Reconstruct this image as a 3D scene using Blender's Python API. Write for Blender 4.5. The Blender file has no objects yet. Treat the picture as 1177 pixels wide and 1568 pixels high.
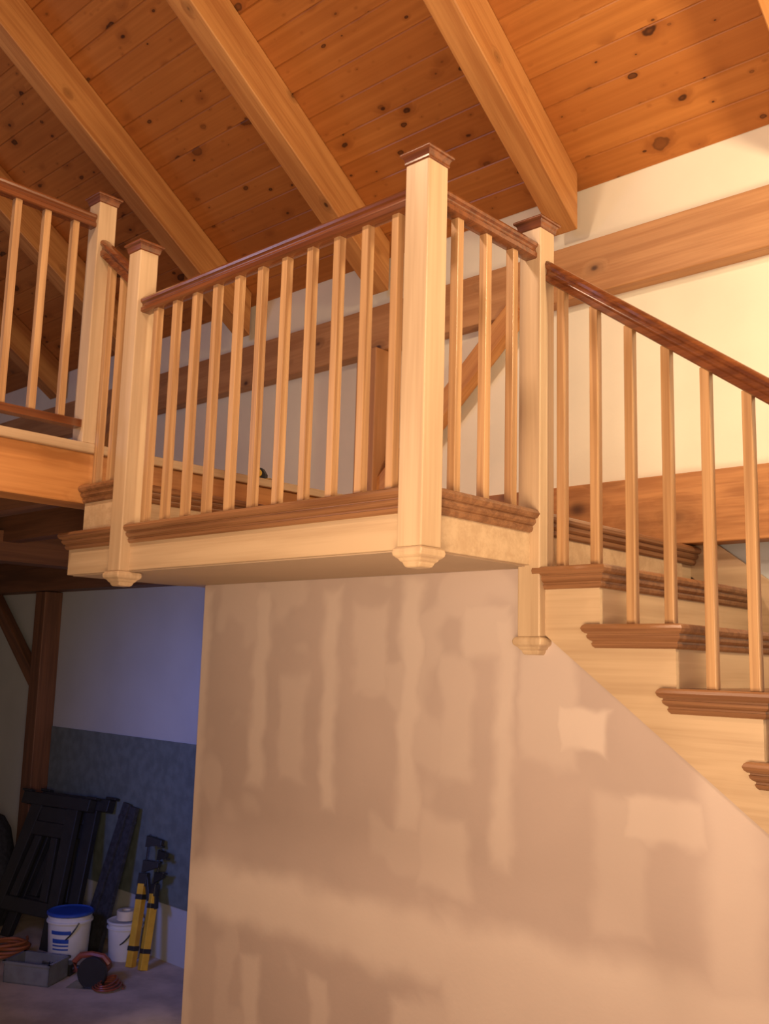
import bpy, math, random
from mathutils import Vector, Matrix
random.seed(4)
Z0=2.06
sc=bpy.context.scene
sc.view_settings.view_transform='Standard'
# ------------------------------------------------------------------ materials
def newmat(name):
    m=bpy.data.materials.new(name); m.use_nodes=True
    nt=m.node_tree; b=nt.nodes['Principled BSDF']
    return m,nt,b
def N(nt,t,**k):
    n=nt.nodes.new(t)
    for a,v in k.items(): setattr(n,a,v)
    return n
def math_(nt,op,a,b=None,c=None,clamp=False):
    n=N(nt,'ShaderNodeMath',operation=op); n.use_clamp=clamp
    for i,v in enumerate((a,b,c)):
        if v is None: continue
        if isinstance(v,(int,float)): n.inputs[i].default_value=v
        else: nt.links.new(v,n.inputs[i])
    return n.outputs[0]
def mix(nt,f,a,b,mode='MIX'):
    n=N(nt,'ShaderNodeMix',data_type='RGBA',blend_type=mode)
    if isinstance(f,(int,float)): n.inputs[0].default_value=f
    else: nt.links.new(f,n.inputs[0])
    for i,v in ((6,a),(7,b)):
        if isinstance(v,tuple): n.inputs[i].default_value=(*v[:3],1)
        else: nt.links.new(v,n.inputs[i])
    return n.outputs[2]
def sstep(nt,v,lo,hi,a=0.,b=1.):
    n=N(nt,'ShaderNodeMapRange',interpolation_type='SMOOTHSTEP')
    nt.links.new(v,n.inputs[0])
    for i,x in ((1,lo),(2,hi),(3,a),(4,b)):
        if isinstance(x,(int,float)): n.inputs[i].default_value=x
        else: nt.links.new(x,n.inputs[i])
    return n.outputs[0]
def wood(name,c1,c2,axis='X',along=1.2,across=22,rough=.45,bump=.05,knots=0.,coat=0.,kden=1.):
    m,nt,b=newmat(name)
    tc=N(nt,'ShaderNodeTexCoord'); oi=N(nt,'ShaderNodeObjectInfo')
    mp=N(nt,'ShaderNodeMapping'); nt.links.new(tc.outputs['Object'],mp.inputs[0])
    s=[across]*3; s['XYZ'.index(axis)]=along; mp.inputs['Scale'].default_value=s
    h=None
    if knots>0:
        mp3=N(nt,'ShaderNodeMapping'); nt.links.new(tc.outputs['Object'],mp3.inputs[0])
        s=[4.5*kden]*3; s['XYZ'.index(axis)]=3.0*kden; mp3.inputs['Scale'].default_value=s
        cx=N(nt,'ShaderNodeCombineXYZ'); nt.links.new(math_(nt,'MULTIPLY',oi.outputs['Random'],31.),cx.inputs['XYZ'.index(axis)])
        ad=N(nt,'ShaderNodeVectorMath',operation='ADD'); nt.links.new(mp3.outputs[0],ad.inputs[0]); nt.links.new(cx.outputs[0],ad.inputs[1])
        vo=N(nt,'ShaderNodeTexVoronoi'); nt.links.new(ad.outputs[0],vo.inputs['Vector']); vo.inputs['Scale'].default_value=1
        k=sstep(nt,vo.outputs['Distance'],.03,.13*knots,1.,0.)
        h=sstep(nt,vo.outputs['Distance'],.05,.42*knots,1.,0.)
    no=N(nt,'ShaderNodeTexNoise',noise_dimensions='4D'); nt.links.new(mp.outputs[0],no.inputs['Vector'])
    w=math_(nt,'MULTIPLY',oi.outputs['Random'],20.)
    if h is not None: w=math_(nt,'ADD',w,math_(nt,'MULTIPLY',h,1.6))
    nt.links.new(w,no.inputs['W'])
    no.inputs['Scale'].default_value=1; no.inputs['Detail'].default_value=4; no.inputs['Distortion'].default_value=.6
    no2=N(nt,'ShaderNodeTexNoise'); mp2=N(nt,'ShaderNodeMapping'); nt.links.new(tc.outputs['Object'],mp2.inputs[0])
    s=[across*6]*3; s['XYZ'.index(axis)]=along*3; mp2.inputs['Scale'].default_value=s
    nt.links.new(mp2.outputs[0],no2.inputs['Vector']); no2.inputs['Scale'].default_value=1; no2.inputs['Detail'].default_value=2
    f=math_(nt,'ADD',math_(nt,'MULTIPLY',no.outputs[0],.75),math_(nt,'MULTIPLY',no2.outputs[0],.25))
    f=sstep(nt,f,.36,.64)
    col=mix(nt,f,c1,c2)
    if h is not None:
        col=mix(nt,math_(nt,'MULTIPLY',h,.5),col,tuple(x*.5 for x in c1))
        col=mix(nt,math_(nt,'MULTIPLY',k,.9),col,(.06,.018,.006))
    nt.links.new(col,b.inputs['Base Color']); b.inputs['Roughness'].default_value=rough
    b.inputs['Coat Weight'].default_value=coat; b.inputs['Coat Roughness'].default_value=.25
    bp=N(nt,'ShaderNodeBump'); bp.inputs['Strength'].default_value=bump; bp.inputs['Distance'].default_value=.01
    nt.links.new(f,bp.inputs['Height']); nt.links.new(bp.outputs[0],b.inputs['Normal'])
    return m
def plain(name,c,rough=.5,metal=0.,var=.12,scale=12,trans=0.):
    m,nt,b=newmat(name)
    tc=N(nt,'ShaderNodeTexCoord'); no=N(nt,'ShaderNodeTexNoise'); nt.links.new(tc.outputs['Object'],no.inputs['Vector'])
    no.inputs['Scale'].default_value=scale; no.inputs['Detail'].default_value=5
    col=mix(nt,sstep(nt,no.outputs[0],.3,.7),tuple(x*(1-var) for x in c),tuple(min(1,x*(1+var)) for x in c))
    nt.links.new(col,b.inputs['Base Color']); b.inputs['Roughness'].default_value=rough; b.inputs['Metallic'].default_value=metal
    b.inputs['Transmission Weight'].default_value=trans
    return m
MAPLE=((.45,.305,.185),(.555,.395,.25))
maple={a:wood('maple_'+a,*MAPLE,axis=a,along=.8,across=16,rough=.42,bump=.02) for a in 'XYZ'}
balw=wood('baluster_fir',(.33,.175,.08),(.50,.29,.14),'Z',1.0,40,.36,.03)
rail={a:wood('rail_mahogany_'+a,(.095,.026,.010),(.18,.055,.018),a,1.2,30,.22,.03,coat=.5) for a in 'XYZ'}
nosm={a:wood('tread_oak_'+a,(.17,.07,.03),(.28,.13,.058),a,1.2,35,.36,.04,coat=.2) for a in 'XY'}
timber=wood('timber_fir',(.44,.175,.05),(.60,.28,.09),'X',.9,16,.5,.05,knots=.5)
timberX=wood('timber_wall_fir',(.40,.18,.065),(.54,.275,.115),'X',.9,14,.5,.05,knots=.7)
timberY=wood('timber_edge_fir',(.42,.165,.045),(.56,.25,.08),'Y',.9,14,.5,.05,knots=1.1)
timberR=wood('timber_rim_fir',(.38,.155,.05),(.56,.26,.095),'X',1.2,16,.5,.05,knots=1.7,kden=1.)
timberZ=wood('timber_post_fir',(.40,.18,.07),(.52,.25,.10),'Z',.9,14,.5,.05,knots=.7)
darkwood={a:wood('aged_timber_'+a,(.11,.045,.024),(.19,.08,.04),a,.9,14,.6,.05) for a in 'XYZ'}

def ceiling_mat():
    m,nt,b=newmat('pine_tongue_and_groove')
    tc=N(nt,'ShaderNodeTexCoord'); sp=N(nt,'ShaderNodeSeparateXYZ'); nt.links.new(tc.outputs['Object'],sp.inputs[0])
    t=math_(nt,'DIVIDE',math_(nt,'SUBTRACT',4.14,sp.outputs[1]),.13)
    idx=math_(nt,'FLOOR',t); fr=math_(nt,'FRACT',t)
    wn=N(nt,'ShaderNodeTexWhiteNoise',noise_dimensions='1D'); nt.links.new(idx,wn.inputs['W'])
    r=wn.outputs['Value']
    xs=math_(nt,'ADD',sp.outputs[0],math_(nt,'MULTIPLY',r,37.))
    v=math_(nt,'ADD',math_(nt,'MULTIPLY',fr,.16),math_(nt,'MULTIPLY',idx,3.37))
    wob=N(nt,'ShaderNodeTexNoise'); nt.links.new(tc.outputs['Object'],wob.inputs['Vector']); wob.inputs['Scale'].default_value=16
    def knots(sx,sv,rmax,pw,seed):
        cb=N(nt,'ShaderNodeCombineXYZ'); nt.links.new(math_(nt,'ADD',math_(nt,'MULTIPLY',xs,sx),seed),cb.inputs[0]); nt.links.new(math_(nt,'MULTIPLY',v,sv),cb.inputs[1])
        vo=N(nt,'ShaderNodeTexVoronoi',voronoi_dimensions='2D'); nt.links.new(cb.outputs[0],vo.inputs['Vector']); vo.inputs['Scale'].default_value=1
        sc_=N(nt,'ShaderNodeSeparateColor'); nt.links.new(vo.outputs['Color'],sc_.inputs[0])
        thr=math_(nt,'MULTIPLY',math_(nt,'POWER',sc_.outputs[0],pw),rmax)
        thr=math_(nt,'MULTIPLY',thr,sstep(nt,wob.outputs[0],.3,.7,.7,1.3))
        d=math_(nt,'SUBTRACT',thr,vo.outputs['Distance'])
        ring=math_(nt,'MULTIPLY',sstep(nt,d,0.,.03),sstep(nt,d,.035,.07,1.,.75))
        return d,math_(nt,'MULTIPLY',ring,sstep(nt,sc_.outputs[1],.2,.6,.5,1.))
    d1,k1=knots(2.1,3.6,.12,1.5,0.)
    d2,k2=knots(5.5,9.,.13,3.2,5.)
    k=math_(nt,'MAXIMUM',k1,k2)
    halo=math_(nt,'MAXIMUM',sstep(nt,d1,-.14,.0),math_(nt,'MULTIPLY',sstep(nt,d2,-.12,.0),.6))
    cg=N(nt,'ShaderNodeCombineXYZ'); nt.links.new(math_(nt,'MULTIPLY',xs,.7),cg.inputs[0])
    nt.links.new(math_(nt,'ADD',math_(nt,'MULTIPLY',v,34.),math_(nt,'MULTIPLY',halo,1.5)),cg.inputs[1])
    no=N(nt,'ShaderNodeTexNoise'); nt.links.new(cg.outputs[0],no.inputs['Vector']); no.inputs['Scale'].default_value=1; no.inputs['Detail'].default_value=4
    g=sstep(nt,no.outputs[0],.3,.75)
    col=mix(nt,g,(.42,.15,.034),(.53,.205,.05))
    col=mix(nt,sstep(nt,r,0.,1.,0.,.4),col,(.36,.11,.024))
    col=mix(nt,math_(nt,'MULTIPLY',halo,.45),col,(.22,.06,.014))
    col=mix(nt,math_(nt,'MULTIPLY',k,.93),col,(.045,.013,.006))
    nt.links.new(col,b.inputs['Base Color']); b.inputs['Roughness'].default_value=.36
    return m
def drywall(name,base,light,patches,warp=.07):
    m,nt,b=newmat(name)
    tc=N(nt,'ShaderNodeTexCoord'); sp=N(nt,'ShaderNodeSeparateXYZ')
    no=N(nt,'ShaderNodeTexNoise'); nt.links.new(tc.outputs['Object'],no.inputs['Vector']); no.inputs['Scale'].default_value=4.5; no.inputs['Detail'].default_value=3
    sub=N(nt,'ShaderNodeVectorMath',operation='SUBTRACT'); nt.links.new(no.outputs['Color'],sub.inputs[0]); sub.inputs[1].default_value=(.5,.5,.5)
    sca=N(nt,'ShaderNodeVectorMath',operation='SCALE'); nt.links.new(sub.outputs[0],sca.inputs[0]); sca.inputs['Scale'].default_value=warp*2
    ad=N(nt,'ShaderNodeVectorMath',operation='ADD'); nt.links.new(tc.outputs['Object'],ad.inputs[0]); nt.links.new(sca.outputs[0],ad.inputs[1])
    nt.links.new(ad.outputs[0],sp.inputs[0])
    acc=None
    for cx,cz,hx,hz,st,ed in patches:
        a=math_(nt,'SUBTRACT',hx,math_(nt,'ABSOLUTE',math_(nt,'SUBTRACT',sp.outputs[0],cx)))
        c=math_(nt,'SUBTRACT',hz,math_(nt,'ABSOLUTE',math_(nt,'SUBTRACT',sp.outputs[2],cz)))
        q=sstep(nt,math_(nt,'MINIMUM',a,c),0.,ed,0.,st)
        acc=q if acc is None else math_(nt,'MAXIMUM',acc,q)
    n2=N(nt,'ShaderNodeTexNoise'); nt.links.new(tc.outputs['Object'],n2.inputs['Vector']); n2.inputs['Scale'].default_value=2.2; n2.inputs['Detail'].default_value=4
    col=mix(nt,sstep(nt,n2.outputs[0],.35,.7),base,tuple(x*.93 for x in base))
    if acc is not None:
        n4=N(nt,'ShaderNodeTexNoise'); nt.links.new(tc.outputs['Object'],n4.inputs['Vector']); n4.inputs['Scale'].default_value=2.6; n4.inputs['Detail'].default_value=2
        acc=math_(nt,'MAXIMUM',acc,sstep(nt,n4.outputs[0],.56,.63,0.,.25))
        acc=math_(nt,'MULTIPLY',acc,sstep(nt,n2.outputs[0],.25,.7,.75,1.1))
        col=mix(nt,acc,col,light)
    nt.links.new(col,b.inputs['Base Color']); b.inputs['Roughness'].default_value=.75
    n3=N(nt,'ShaderNodeTexNoise'); nt.links.new(tc.outputs['Object'],n3.inputs['Vector']); n3.inputs['Scale'].default_value=60
    bp=N(nt,'ShaderNodeBump'); bp.inputs['Strength'].default_value=.05; bp.inputs['Distance'].default_value=.01
    nt.links.new(n3.outputs[0],bp.inputs['Height']); nt.links.new(bp.outputs[0],b.inputs['Normal'])
    return m
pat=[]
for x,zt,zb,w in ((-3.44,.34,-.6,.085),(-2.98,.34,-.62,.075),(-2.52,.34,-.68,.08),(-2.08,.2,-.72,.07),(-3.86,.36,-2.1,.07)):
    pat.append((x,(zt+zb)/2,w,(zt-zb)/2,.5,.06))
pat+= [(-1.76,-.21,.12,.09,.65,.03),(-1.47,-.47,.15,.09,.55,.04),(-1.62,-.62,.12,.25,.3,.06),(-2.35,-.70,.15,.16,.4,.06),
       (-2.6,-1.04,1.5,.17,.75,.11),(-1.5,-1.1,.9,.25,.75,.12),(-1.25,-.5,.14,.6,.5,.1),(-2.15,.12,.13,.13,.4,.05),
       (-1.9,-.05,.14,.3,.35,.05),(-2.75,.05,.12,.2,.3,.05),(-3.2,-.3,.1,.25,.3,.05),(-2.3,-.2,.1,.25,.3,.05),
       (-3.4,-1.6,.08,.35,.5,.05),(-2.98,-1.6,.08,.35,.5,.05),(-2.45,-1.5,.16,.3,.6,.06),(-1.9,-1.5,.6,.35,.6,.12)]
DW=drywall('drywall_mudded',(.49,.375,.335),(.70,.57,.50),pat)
DWw=drywall('drywall_white',(.88,.81,.67),(.8,.8,.8),[])
DWb=drywall('drywall_lower_room',(.46,.48,.50),(.8,.8,.8),[])
soffit=drywall('soffit_board',(.46,.33,.23),(.8,.8,.8),[])
panel=plain('greenboard_panel',(.12,.15,.15),.7,var=.16,scale=14)
carpet=plain('subfloor_dusty',(.50,.40,.31),.9,var=.2,scale=5)
black=plain('black_plastic',(.018,.019,.022),.4); bluep=plain('blue_plastic',(.02,.07,.35),.35)
whitep=plain('white_plastic',(.66,.66,.64),.35,var=.04); steel=plain('steel',(.5,.5,.5),.35,1.)
yellow=plain('yellow_paint',(.62,.36,.03),.4); orange=plain('orange_rubber',(.34,.11,.04),.5)
red=plain('red_brown_plastic',(.24,.06,.03),.4); cardb=plain('tan_tape',(.62,.55,.42),.6)
clear=plain('translucent_plastic',(.32,.34,.37),.25,trans=.5); canvas=plain('dark_canvas',(.025,.027,.035),.9,var=.4,scale=30)
# ------------------------------------------------------------------ mesh builder
class MB:
    def __init__(s): s.v=[];s.f=[];s.m=[]
    def add(s,vs,fs,m=0):
        o=len(s.v); s.v+= [tuple(p) for p in vs]
        for f in fs: s.f.append([o+i for i in f]); s.m.append(m)
    def box(s,x0,x1,y0,y1,z0,z1,m=0,M=None):
        vs=[Vector((x,y,z)) for z in (z0,z1) for y in (y0,y1) for x in (x0,x1)]
        if M: vs=[M@v for v in vs]
        s.add(vs,[(0,2,3,1),(4,5,7,6),(0,1,5,4),(2,6,7,3),(0,4,6,2),(1,3,7,5)],m)
    def loft(s,rings,m=0,cap=True,closed=True):
        n=len(rings[0]); vs=[p for r in rings for p in r]; fs=[]
        for i in range(len(rings)-1):
            for j in range(n if closed else n-1):
                k=(j+1)%n; fs.append((i*n+j,i*n+k,(i+1)*n+k,(i+1)*n+j))
        if cap: fs.append(tuple(range(n))[::-1]); fs.append(tuple((len(rings)-1)*n+j for j in range(n)))
        s.add(vs,fs,m)
    def prism(s,poly,vec,m=0):
        a=[Vector(p) for p in poly]; s.loft([a,[p+Vector(vec) for p in a]],m)
    def square(s,x,y,secs,m=0):
        s.loft([[(x-h,y-h,z),(x+h,y-h,z),(x+h,y+h,z),(x-h,y+h,z)] for h,z in secs],m)
    def lathe(s,c,prof,m=0,seg=28,M=None):
        R=[]
        for r,z in prof:
            ring=[Vector((c[0]+r*math.cos(2*math.pi*i/seg),c[1]+r*math.sin(2*math.pi*i/seg),c[2]+z)) for i in range(seg)]
            if M: ring=[M@p for p in ring]
            R.append(ring)
        s.loft(R,m)
    def tube(s,pts,r,m=0,n=8):
        pts=[Vector(p) for p in pts]; R=[]
        up=Vector((0,0,1))
        for i,p in enumerate(pts):
            t=(pts[min(i+1,len(pts)-1)]-pts[max(i-1,0)]).normalized()
            a=t.cross(up)
            if a.length<.1: a=t.cross(Vector((1,0,0)))
            a.normalize(); b=a.cross(t)
            R.append([p+r*(math.cos(2*math.pi*k/n)*a+math.sin(2*math.pi*k/n)*b) for k in range(n)])
        s.loft(R,m)
    def sweep(s,prof,path,m=0):
        P=[Vector(p) for p in path]; R=[]
        for i,p in enumerate(P):
            ns=[]
            if i>0: d=(P[i]-P[i-1]).normalized(); ns.append(Vector((d.y,-d.x)))
            if i<len(P)-1: d=(P[i+1]-P[i]).normalized(); ns.append(Vector((d.y,-d.x)))
            if len(ns)==2:
                b=(ns[0]+ns[1]); b=b/ (b.length_squared/2)
            else: b=ns[0]
            R.append([(p.x+b.x*o,p.y+b.y*o,z) for o,z in prof])
        s.loft(R,m)
    def rail(s,p1,p2,prof,m=0):
        p1=Vector(p1);p2=Vector(p2); d=p2-p1; h=Vector((d.x,d.y,0)).normalized(); n=Vector((h.y,-h.x,0))
        k=d.length/Vector((d.x,d.y)).length
        s.loft([[p+n*a+Vector((0,0,z*k)) for a,z in prof] for p in (p1,p2)],m)
    def obj(s,name,mats,parent=None,bevel=0.,smooth=False,M=None):
        me=bpy.data.meshes.new(name)
        vs=s.v
        if M is not None:
            Mi=M.inverted(); vs=[tuple(Mi@Vector(p)) for p in s.v]
        me.from_pydata(vs,[],s.f)
        for mt in (mats if isinstance(mats,(list,tuple)) else [mats]): me.materials.append(mt)
        for p,mi in zip(me.polygons,s.m): p.material_index=mi; p.use_smooth=smooth
        import bmesh
        bm=bmesh.new(); bm.from_mesh(me); bmesh.ops.recalc_face_normals(bm,faces=bm.faces); bm.to_mesh(me); bm.free()
        o=bpy.data.objects.new(name,me); sc.collection.objects.link(o)
        if M is not None:
            M2=M.copy(); M2.translation+=Vector((0,0,Z0)); o.matrix_world=M2
        else: o.location=(0,0,Z0)
        if bevel>0:
            b=o.modifiers.new('bevel','BEVEL'); b.width=bevel; b.segments=2; b.limit_method='ANGLE'; b.angle_limit=math.radians(40)
        if smooth:
            try: me.set_sharp_from_angle(angle=math.radians(40))
            except Exception: pass
        if parent: o.parent=parent; o.matrix_parent_inverse=Matrix.Translation(-parent.location)
        return o
def frame(p1,p2):
    x=(p2-p1).normalized(); up=Vector((0,0,1))
    if abs(x.z)>.99: up=Vector((0,1,0))
    y=up.cross(x).normalized(); z=x.cross(y)
    M=Matrix((x,y,z)).transposed().to_4x4(); M.translation=p1
    return M
def empty(name,loc):
    e=bpy.data.objects.new(name,None); e.location=Vector(loc)+Vector((0,0,Z0)); e.empty_display_size=.2; sc.collection.objects.link(e); return e
def beam(name,p1,p2,w,h,mat,parent=None,bevel=.006):
    p1=Vector(p1);p2=Vector(p2); L=(p2-p1).length; M=frame(p1,p2)
    b=MB(); b.box(0,L,-w/2,w/2,-h/2,h/2,0,M); return b.obj(name,mat,parent,bevel,M=M)
FL=-2.06; LZ=.54; xR=-1.933; yF=2.24; WY=2.88; BW=4.14; T=.7
# ------------------------------------------------------------------ shell
b=MB(); b.box(-10,4,-4,BW,FL-.1,FL); b.obj('floor',carpet)
b=MB(); b.box(-10,4,BW,BW+.12,FL,.62,1); b.box(-10,4,BW,BW+.12,.62,2.53,0); b.obj('wall_back',[DWw,DWb])
b=MB(); b.box(-10.12,-10,-4,BW+.12,FL-.1,5.3); b.obj('wall_left',DWb)
def sb(x): return .103-.746*(x+1.89)
xe=-1.89+(.103-FL)/.746
poly=[(-3.88,WY,FL),(-3.88,WY,.345),(-1.94,WY,.345),(-1.94,WY,sb(-1.94)+.03),(xe,WY,FL)]
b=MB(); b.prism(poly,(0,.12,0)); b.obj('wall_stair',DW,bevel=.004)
b=MB(); b.box(-3.88,-3.76,WY+.12,BW,FL,.345); b.obj('wall_closet_side',DWb)
def cz(y): return 2.485+T*(BW-.04-y)
prof=[]; y=BW
while y>.45:
    y1=y-.13
    prof+=[(y,cz(y)+.009),(y-.004,cz(y-.004)),(y1+.004,cz(y1+.004))]; y=y1
prof.append((y,cz(y)+.009)); yr=y
top=[(yr,cz(yr)+.1),(BW,cz(BW)+.1)]
b=MB(); b.loft([[(x,p,q) for p,q in prof+top] for x in (-10,4)])
CM=ceiling_mat()
b.obj('ceiling',CM)
b=MB(); zr=cz(yr); b.prism([(-10,yr,zr),(-10,yr,zr+.1),(-10,-4,zr+.1-T*(yr+4)),(-10,-4,zr-T*(yr+4))],(14,0,0)); b.obj('ceiling_front_slope',CM)
dv=.31; W=.145
for xr in [-2.52,-1.21,.1,1.41,-3.83,-5.14,-6.45,-7.76,-9.07]:
    xr+=.03
    y0=4.055; y1=yr+.02
    b=MB(); b.prism([(xr-W,y0,cz(y0)-.002),(xr-W,y0,cz(y0)-dv),(xr-W,y1,cz(y1)-dv),(xr-W,y1,cz(y1)-.002)],(W,0,0))
    b.obj('roof_rafter',timber,None,.006,M=frame(Vector((xr-W/2,y0,cz(y0))),Vector((xr-W/2,y1,cz(y1)))))
beam('timber_plate_beam',(-9.99,4.1,1.985),(4,4.1,1.985),.10,.287,timberX)
beam('timber_rim_beam',(-3.9,4.075,.71),(4,4.075,.71),.12,.32,timberR)
def bent(x,zlo,zhi,zb,mat,nm,right=True,left=True):
    e=empty(nm,(x,4.0,zlo))
    b=MB(); b.box(x-.08,x+.08,3.98,BW,zlo,zhi); b.obj('post',mat,e,.006)
    bm_=timber if mat is timberZ else darkwood['X']
    if right: beam('brace_right',(x+.05,4.06,zb),(x+1.05,4.06,zhi+.03),.08,.12,bm_,e)
    if left: beam('brace_left',(x-.05,4.06,zb),(x-1.05,4.06,zhi+.03),.08,.12,bm_,e)
bent(-3.9,.945,1.84,.95,timberZ,'timber_post',True,False)
bent(-7.83,.945,1.84,.95,timberZ,'timber_post.001')
bent(-7.62,FL,.495,-.3,darkwood['Z'],'timber_post.002',False,True)
# ------------------------------------------------------------------ balcony
e=empty('balcony',(-6,0,.9))
b=MB(); b.box(-10,-3.96,-4,BW,.90,.94); b.obj('deck',maple['Y'],e)
b=MB(); b.box(-4.13,-3.95,-4,BW-.16,.667,.90); b.obj('edge_beam',timberY,e,.006)
b=MB(); b.box(-4.13,-3.925,-4,BW-.16,.90,.943); b.obj('edge_trim',maple['Y'],e,.005)
b=MB()
for i in range(12):
    y=-3.6+i*.64; b.box(-10,-4.13,y,y+.11,.68,.90)
b.obj('joists',darkwood['X'],e)
b=MB(); b.box(-10,-3.9,3.96,BW,.50,.9); b.obj('header_beam',darkwood['X'],e)
b=MB(); b.box(-6.1,-5.9,-4,3.96,.56,.75); b.obj('carrying_beam',darkwood['Y'],e)
# ------------------------------------------------------------------ nosing
def nos(z): return [(-.03,z),(.030,z),(.037,z-.005),(.041,z-.014),(.037,z-.024),(.030,z-.030),(.024,z-.031),(.024,z-.036),(.027,z-.037),(.025,z-.046),(.018,z-.053),(.012,z-.056),(.012,z-.062),(.015,z-.063),(.012,z-.072),(.006,z-.078),(-.03,z-.078)]
e=empty('stair_landing',(-3,3,LZ))
b=MB(); b.box(-4.06,xR,yF,BW-.14,.347,LZ-.005); b.obj('platform',maple['X'],e,.003)
b=MB(); b.box(-4.04,xR-.02,yF+.02,WY-.001,.343,.348); b.obj('soffit',soffit,e)
b=MB(); b.sweep(nos(LZ),[(-4.06,2.9),(-4.06,yF),(xR-.02,yF)]); b.sweep(nos(LZ),[(xR,yF+.02),(xR,2.86)]); b.obj('nosing',nosm['X'],e)
b=MB(); b.sweep(nos(LZ),[(xR,2.88),(xR,BW-.02)]); b.obj('nosing_back',nosm['Y'],e)
b=MB(); b.box(-3.95,-3.68,yF,BW-.14,LZ,.705); b.obj('upper_riser',maple['Y'],e,.002)
b=MB(); b.sweep(nos(.745),[(-3.949,yF),(-3.68,yF),(-3.68,BW-.14)]); b.box(-3.949,-3.68,yF,BW-.14,.70,.745); b.obj('upper_tread',nosm['Y'],e)
# ------------------------------------------------------------------ flight
e=empty('staircase',(-.5,3.4,-.8))
Rk=lambda k:-1.945+.268*k
SY=2.86
bt=MB(); br=MB()
for k in range(1,13):
    z=LZ-.2*k; xl=Rk(k-1)-.01
    if k==1: bt.sweep(nos(z),[(xR+.01,SY),(Rk(k),SY),(Rk(k),BW-.03)])
    else: bt.sweep(nos(z),[(xl,SY+.015),(xl,SY),(Rk(k),SY),(Rk(k),BW-.03)])
    bt.box(Rk(k-1)-.01 if k>1 else xR,Rk(k)-.02,SY+.005,BW-.03,z-.032,z-.0005)
for k in range(0,13):
    z=LZ-.2*k; br.box(Rk(k)-.02,Rk(k),SY+.02,BW-.03,max(FL,z-.2),z-.03)
bt.obj('treads',nosm['X'],e); br.obj('risers',maple['Y'],e)
bs=MB()
for k in range(0,13):
    x0=Rk(k); x1=Rk(k+1); z=LZ-.2*(k+1)-.03
    za=max(FL,sb(x0)); zb=max(FL,sb(x1))
    if z<=FL: break
    bs.prism([(x0,SY,za),(x1,SY,zb),(x1,SY,z),(x0,SY,z)],(0,.019,0))
bs.obj('stringer',maple['X'],e)
sk=lambda x:.715-.746*(x+2.06)
bs=MB(); bs.prism([(-2.06,BW-.03,.50),(-2.06,BW-.03,.70),(-2.02,BW-.03,.70),(1.65,BW-.03,sk(1.65)),(1.65,BW-.03,FL),(1.2,BW-.03,FL)],(0,.028,0)); bs.obj('wall_skirt',maple['X'],e,.003)
# ------------------------------------------------------------------ newels
def newel(name,x,y,zb,zt,fin=True,h=.046):
    e=empty(name,(x,y,zb))
    s=MB()
    if fin:
        s.square(x,y,[(.026,zb),(.031,zb+.003),(.035,zb+.010),(.035,zb+.016),(.043,zb+.020),(.046,zb+.028),(.053,zb+.031),(.058,zb+.036),(.060,zb+.045),(.058,zb+.055),(.053,zb+.060),(h,zb+.062)])
        s.square(x,y,[(h,zb+.062),(h,zt-.05)])
    else: s.square(x,y,[(h,zb),(h,zt-.05)])
    s.obj('shaft',maple['Z'],e,.004)
    c=MB(); c.square(x,y,[(h+.001,zt-.062),(h+.004,zt-.058),(.052,zt-.050),(.054,zt-.040),(.058,zt-.033),(.063,zt-.031),(.065,zt-.026),(.063,zt-.020),(.04,zt-.008),(.004,zt+.006)])
    c.obj('cap',rail['X'],e,.001)
newel('newel_post',xR-.006,yF-.004,.285,1.66,h=.049)
newel('newel_post.001',-3.6,yF,.281,1.82)
newel('newel_post.002',xR-.005,2.87,.035,1.655)
newel('newel_post.003',-3.98,yF,.943,2.165,False)
newel('newel_post.004',1.32,2.89,FL,-.75,False)
hp=[(0,0),(.016,-.002),(.026,-.007),(.031,-.016),(.029,-.025),(.022,-.030),(.020,-.034),(.021,-.044),(.027,-.050),(.027,-.066),(.02,-.07)]
HR=hp+[(-a,z) for a,z in hp[::-1] if a>0]
def baluster(b,x,y,z0,z1,s=.016): b.box(x-s,x+s,y-s,y+s,z0,z1)
RZ=1.546
e=empty('landing_railing',(-2.7,yF,LZ))
b=MB(); b.rail((-3.555,yF,RZ),(xR-.05,yF,RZ),HR); b.rail((xR,yF+.043,RZ),(xR,2.825,RZ),HR); b.obj('handrail',rail['X'],e,smooth=True)
b=MB()
for i in range(11): baluster(b,-3.6+1.67*(i+1)/12,yF+.005,LZ,RZ-.065)
for i in range(3): baluster(b,xR-.005,yF+.63*(i+1)/4,LZ,RZ-.065)
b.obj('balusters',balw,e,.0025)
rz=lambda x:1.178-.746*(x+1.487)
e=empty('stair_railing',(-.5,2.89,-.5))
b=MB(); b.rail((xR+.04,2.885,rz(xR+.04)),(1.275,2.885,rz(1.275)),HR); b.obj('handrail',rail['X'],e,smooth=True)
b=MB()
for j in range(23):
    x=-1.836+.134*j; k=1+j//2; b_z=LZ-.2*k
    if k>12: break
    baluster(b,x,2.885,b_z,rz(x)-.08)
b.obj('balusters',balw,e,.0025)
e=empty('upper_step_railing',(-3.8,yF,.745))
b=MB(); b.rail((-3.934,yF,1.925),(-3.646,yF,1.925-.288*.78),HR); b.obj('handrail',rail['X'],e,smooth=True)
b=MB(); baluster(b,-3.86,yF,.745,1.80); baluster(b,-3.745,yF,.745,1.71); b.obj('balusters',balw,e,.0025)
e=empty('balcony_railing',(-3.98,0,.94))
b=MB(); b.rail((-3.98,-4,2.05),(-3.98,yF-.046,2.05),HR); b.rail((-3.98,-4,1.05),(-3.98,yF-.046,1.05),[(.03,0),(.03,-.035),(-.03,-.035),(-.03,0)]); b.obj('rails',rail['Y'],e,smooth=False)
b=MB()
for i in range(44): baluster(b,-3.98,yF-.14*(i+1),1.04,1.985)
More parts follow.
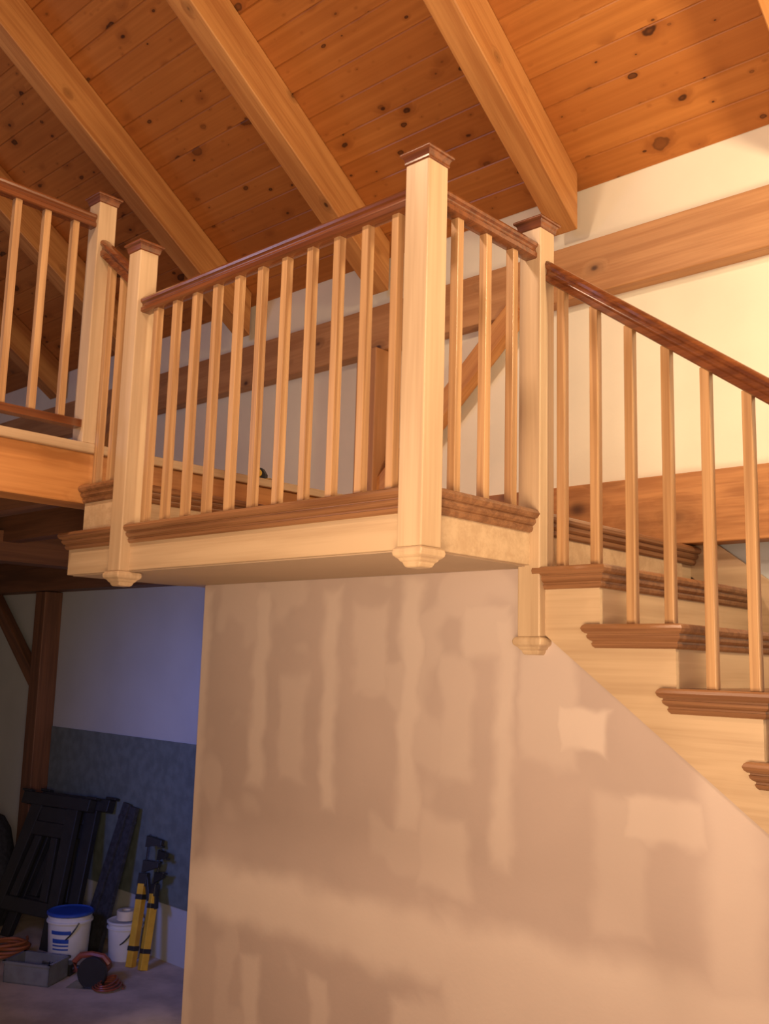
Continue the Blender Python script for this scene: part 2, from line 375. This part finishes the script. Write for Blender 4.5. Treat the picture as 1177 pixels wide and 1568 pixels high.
for y in (-1.5,.4): b.box(-4.02,-3.94,y-.04,y+.04,.943,1.03)
b.obj('balusters',balw,e,.0025)
# tape measure left on the balcony edge
b=MB(); Mt=Matrix.Translation((-3.99,3.28,.943))@Matrix.Rotation(.5,4,'Z')
b.prism([Mt@Vector(p) for p in ((-.035,-.02,0),(.04,-.02,0),(.04,-.02,.03),(.02,-.02,.062),(-.015,-.02,.068),(-.035,-.02,.045))],Mt.to_3x3()@Vector((0,.04,0)),0)
b.lathe((0,0,0),[(.022,0),(.022,.006),(.015,.008)],1,20,Mt@Matrix.Translation((0,-.019,.034))@Matrix.Rotation(math.pi/2,4,'X'))
b.box(.04,.07,-.012,.012,.004,.007,1,Mt); b.obj('tape_measure',[black,yellow],bevel=.003)
# ------------------------------------------------------------------ lower room things
b=MB(); b.box(-7.53,-4.4,BW-.015,BW-.001,-1.69,-.605); b.obj('wallboard_panel',panel)
def lean(x,y0,tilt,rz_=0): return Matrix.Translation((x,y0,FL))@Matrix.Rotation(rz_,4,'Z')@Matrix.Rotation(-tilt,4,'X')
b=MB()
for dx,dy in ((0,0),(.10,.10)):
    Q=lean(-6.85+dx,3.58+dy,.30,.22)
    def bx(*a): b.box(*a,0,Q)
    for s in (-1,1):
        b.prism([Q@Vector(p) for p in ((s*.36,0,0),(s*.27,0,0),(s*.13,0,.96),(s*.25,0,.96))],Q.to_3x3()@Vector((0,.05,0)))
    bx(-.36,.36,-.01,.06,.95,1.04); bx(-.40,-.30,0,.05,1.04,1.06); bx(.30,.40,0,.05,1.04,1.06)
    bx(-.22,.22,.005,.045,.74,.84); bx(-.30,.30,.005,.045,.20,.30); bx(-.14,.14,.01,.04,.84,.95)
    for s in (-1,1): b.prism([Q@Vector(p) for p in ((s*.20,.01,.30),(s*.12,.01,.30),(s*.05,.01,.74),(s*.12,.01,.74))],Q.to_3x3()@Vector((0,.03,0)))
b.obj('folding_sawhorse',black,bevel=.006)
b=MB()
for i,(dx,h,t) in enumerate(((0,1.02,.22),(.10,.93,.25),(.19,1.0,.2))):
    Q=lean(-6.42+dx,3.86,t,0)@Matrix.Rotation(.12-.03*i,4,'Y'); b.box(-.04,.04,0,.03,0,h,0,Q); b.box(-.042,.042,-.003,.033,h-.12,h-.09,0,Q)
b.obj('leaning_planks',canvas,bevel=.003)
def bucket(name,x,y,z,r,h,body,lid,label=False):
    b=MB(); c=(x,y,z)
    b.lathe(c,[(r*.84,0),(r*.86,.004),(r*.97,h*.80),(r*1.05,h*.81),(r*1.05,h*.84),(r*.98,h*.85),(r,h*.93)],0)
    b.lathe(c,[(r*1.02,h*.94),(r*1.06,h*.95),(r*1.06,h*.985),(r*1.0,h),(r*.95,h*.98),(r*.2,h*.98)],1)
    if label:
        for z0,z1,w in ((.62,.69,.5),(.46,.54,.42),(.40,.43,.42),(.33,.36,.42)):
            R=[]
            for i in range(9):
                t=-.95-w+2*w*i/8; R.append([(x+r*(.845+.145*q/.8+.008)*math.cos(t),y+r*(.845+.145*q/.8+.008)*math.sin(t),z+h*q) for q in (z0,z1)])
            b.loft(R,2,cap=False,closed=False)
    pts=[(x+r*1.06*math.cos(t)*.98,y-.02-r*1.1*math.sin(t)*.55,z+h*.84-r*1.0*math.sin(t)) for t in [math.pi*i/16 for i in range(17)]]
    b.tube(pts,.005,3)
    return b.obj(name,[body,lid,bluep,black],smooth=True)
bucket('paint_bucket',-6.20,3.64,FL,.145,.34,whitep,bluep,True)
bucket('paint_can',-6.05,3.98,FL,.12,.25,whitep,whitep)
b=MB(); b.lathe((-6.05,3.98,FL+.251),[(.03,0),(.065,0),(.065,.06),(.03,.06),(.03,0)],0); b.obj('tape_roll',cardb,smooth=True)
b=MB(); x,y=-6.02,3.32
Mb=Matrix.Translation((x,y,FL))@Matrix.Rotation(.5,4,'Z')
b.box(-.16,.16,-.11,.11,0,.008,0,Mb)
for q in ((-.16,-.152,-.11,.11),(.152,.16,-.11,.11),(-.16,.16,-.11,-.102),(-.16,.16,.102,.11)): b.box(*q,0,.12,0,Mb)
b.box(-.17,.17,-.12,-.10,.115,.13,0,Mb);b.box(-.17,.17,.10,.12,.115,.13,0,Mb);b.box(-.17,-.15,-.12,.12,.115,.13,0,Mb);b.box(.15,.17,-.12,.12,.115,.13,0,Mb)
for i in range(9):
    px,py=random.uniform(-.12,.1),random.uniform(-.08,.07); b.box(px,px+.05,py,py+.02,.01,.06+random.random()*.05,1+i%2,Mb)
b.obj('storage_box',[clear,black,steel])
def clamp(name,x,y,h,tilt,roll,r):
    M=lean(x,y,tilt,r)@Matrix.Rotation(roll,4,'Y')
    b=MB()
    b.box(-.008,.008,-.004,.004,0,h,0,M)
    b.box(-.025,.025,-.025,.025,.0,h*.62,1,M); b.box(-.028,.028,-.028,.028,.1,.13,0,M); b.box(-.028,.028,-.028,.028,h*.5,h*.54,0,M)
    b.box(-.036,.036,-.02,.02,h*.60,h*.70,0,M)
    b.prism([M@Vector(p) for p in ((-.02,-.014,h*.90),(.11,-.014,h*.92),(.11,-.014,h*.96),(-.02,-.014,h*.99))],(0,.028,0),0)
    b.prism([M@Vector(p) for p in ((-.02,-.014,h*.70),(.11,-.014,h*.75),(.11,-.014,h*.79),(-.02,-.014,h*.80))],(0,.028,0),0)
    b.box(.085,.125,-.018,.018,h*.785,h*.80,0,M); b.box(.085,.125,-.018,.018,h*.905,h*.92,0,M)
    b.prism([M@Vector(p) for p in ((.0,-.012,h*.70),(.03,-.012,h*.70),(.08,-.012,h*.5),(.06,-.012,h*.49))],(0,.024,0),0)
    b.obj(name,[black,yellow],bevel=.002)
clamp('bar_clamp',-5.84,3.90,.84,.20,-.04,0.3); clamp('bar_clamp.001',-5.73,3.92,.76,.18,-.16,-.2)
b=MB(); x,y=-5.66,3.52
Ms=Matrix.Translation((x,y,FL))@Matrix.Rotation(.6,4,'Z')
b.box(-.15,.15,-.07,.07,0,.006,2,Ms)
Rm=Ms@Matrix.Translation((0,-.03,.09))@Matrix.Rotation(math.pi/2,4,'X')
b.lathe((0,0,0),[(.02,-.02),(.09,-.02),(.095,-.01),(.095,.015),(.09,.02),(.02,.02)],0,M=Rm)
Rm=Ms@Matrix.Translation((.01,.0,.10))@Matrix.Rotation(-math.pi/2,4,'X')
b.lathe((0,0,0),[(.02,0),(.05,.0),(.055,.03),(.05,.12),(.04,.14),(.015,.145)],1,M=Rm)
b.tube([Ms@Vector(p) for p in ((-.14,.03,.07),(-.15,.03,.13),(-.11,.03,.17),(-.04,.03,.18),(.04,.03,.17),(.08,.03,.13))],.02,1)
b.tube([Ms@Vector((.1+.1*math.cos(t)*(1-t*.03),-.02+.1*math.sin(t),.008+.002*t)) for t in [i*.4 for i in range(60)]],.006,1,6)
b.obj('circular_saw',[black,red,steel],smooth=True)
b=MB(); Md=Matrix.Translation((-5.88,3.68,FL))@Matrix.Rotation(2.2,4,'Z')
Rm=Md@Matrix.Translation((0,0,.05))@Matrix.Rotation(math.pi/2,4,'Y')
b.lathe((0,0,0),[(.01,-.12),(.028,-.11),(.034,-.06),(.036,.06),(.02,.09),(.014,.13)],0,M=Rm)
b.tube([Md@Vector(p) for p in ((-.05,.02,.05),(-.06,.09,.04),(-.065,.15,.035))],.019,1)
b.box(-.11,-.02,.14,.19,.0,.07,1,Md)
b.obj('cordless_drill',[red,black],smooth=True)
b=MB()
for c,(x,y,r) in enumerate(((-6.58,3.42,.12),(-6.72,3.22,.13))):
    b.tube([(x+(r+.02*math.sin(t*1.7))*math.cos(t),y+(r+.02*math.cos(t*2.3))*math.sin(t),FL+.012+.0035*t) for t in [i*.3 for i in range(90)]],.010,c%2,6)
b.obj('extension_cords',[orange,red],smooth=True)
b=MB(); sec=[(.95,0),(1.08,.05),(1.1,.16),(1.0,.28),(.8,.38),(.55,.43),(.2,.45)]
R=[]
for s_,z in sec: R.append([(-7.58+.27*s_*math.cos(t)*(1+.06*math.sin(3*t+z*9)),3.68+.2*s_*math.sin(t)*(1+.05*math.cos(4*t)),FL+z*1.8) for t in [2*math.pi*i/32 for i in range(32)]])
b.loft(R); b.tube([(-7.76,3.66,FL+.7),(-7.74,3.64,FL+.86),(-7.58,3.62,FL+.92),(-7.42,3.64,FL+.86),(-7.40,3.66,FL+.7)],.014)
b.obj('tool_bag',canvas,smooth=True)
# ------------------------------------------------------------------ camera
right=Vector((.7336,.6791,.0273)); fwd=Vector((-.6745,.7224,.1522))
f=fwd.normalized(); r=(right-f*right.dot(f)).normalized(); u=r.cross(f)
cam=bpy.data.cameras.new('camera'); co=bpy.data.objects.new('camera',cam); sc.collection.objects.link(co); sc.camera=co
M=Matrix((r,u,-f)).transposed().to_4x4(); M.translation=Vector((0,0,Z0)); co.matrix_world=M
cam.sensor_fit='VERTICAL'; cam.sensor_height=36; cam.lens=1485/1572*36; cam.clip_start=.05
# ------------------------------------------------------------------ lights
def light(name,kind,loc,energy,color,size=.3,target=None,**k):
    l=bpy.data.lights.new(name,kind); l.energy=energy; l.color=color
    if kind=='AREA': l.size=size
    else: l.shadow_soft_size=size
    for a,v in k.items(): setattr(l,a,v)
    o=bpy.data.objects.new(name,l); o.location=Vector(loc)+Vector((0,0,Z0)); sc.collection.objects.link(o)
    if target is not None:
        o.rotation_euler=(Vector(target)-Vector(loc)).to_track_quat('-Z','Y').to_euler()
    return o
light('pendant_lamp','SPOT',(-3.0,.7,3.1),255,(1,.72,.48),.16,target=(-1.9,2.6,-.6),spot_size=2.2,spot_blend=.8)
light('uplight_lamp','POINT',(.2,2.7,2.0),185,(1,.80,.48),.14)
light('stair_wall_fill','POINT',(1.3,2.6,.9),75,(1,.76,.50),.14)  # added point light, no fixture: brightens the back wall below the plate beam
light('room_fill','AREA',(1.6,-1.2,.6),46,(1,.72,.54),1.6,target=(-2,3,-.9))  # general warm fill added behind the camera, no real fixture
light('ceiling_wash_fill','AREA',(-.9,.4,-.4),110,(1,.72,.44),1.0,target=(-2.5,2.9,3.4))  # unseen area light added to brighten roof boards and rafters from below
light('balcony_cool_fill','AREA',(-7.5,-2.5,1.9),45,(.55,.65,1.),1.2,target=(-4,2.2,1.3))  # cool fill added for bluish highlights on the balcony railing, no window modelled
light('lower_room_lamp','SPOT',(-5.0,1.7,-.4),95,(.14,.25,1.),.25,target=(-5.4,4.14,-.9),spot_size=1.6,spot_blend=1.)
w=bpy.data.worlds.new('world'); sc.world=w; w.use_nodes=True
bg=w.node_tree.nodes['Background']; bg.inputs[0].default_value=(.95,.70,.68,1); bg.inputs[1].default_value=.15
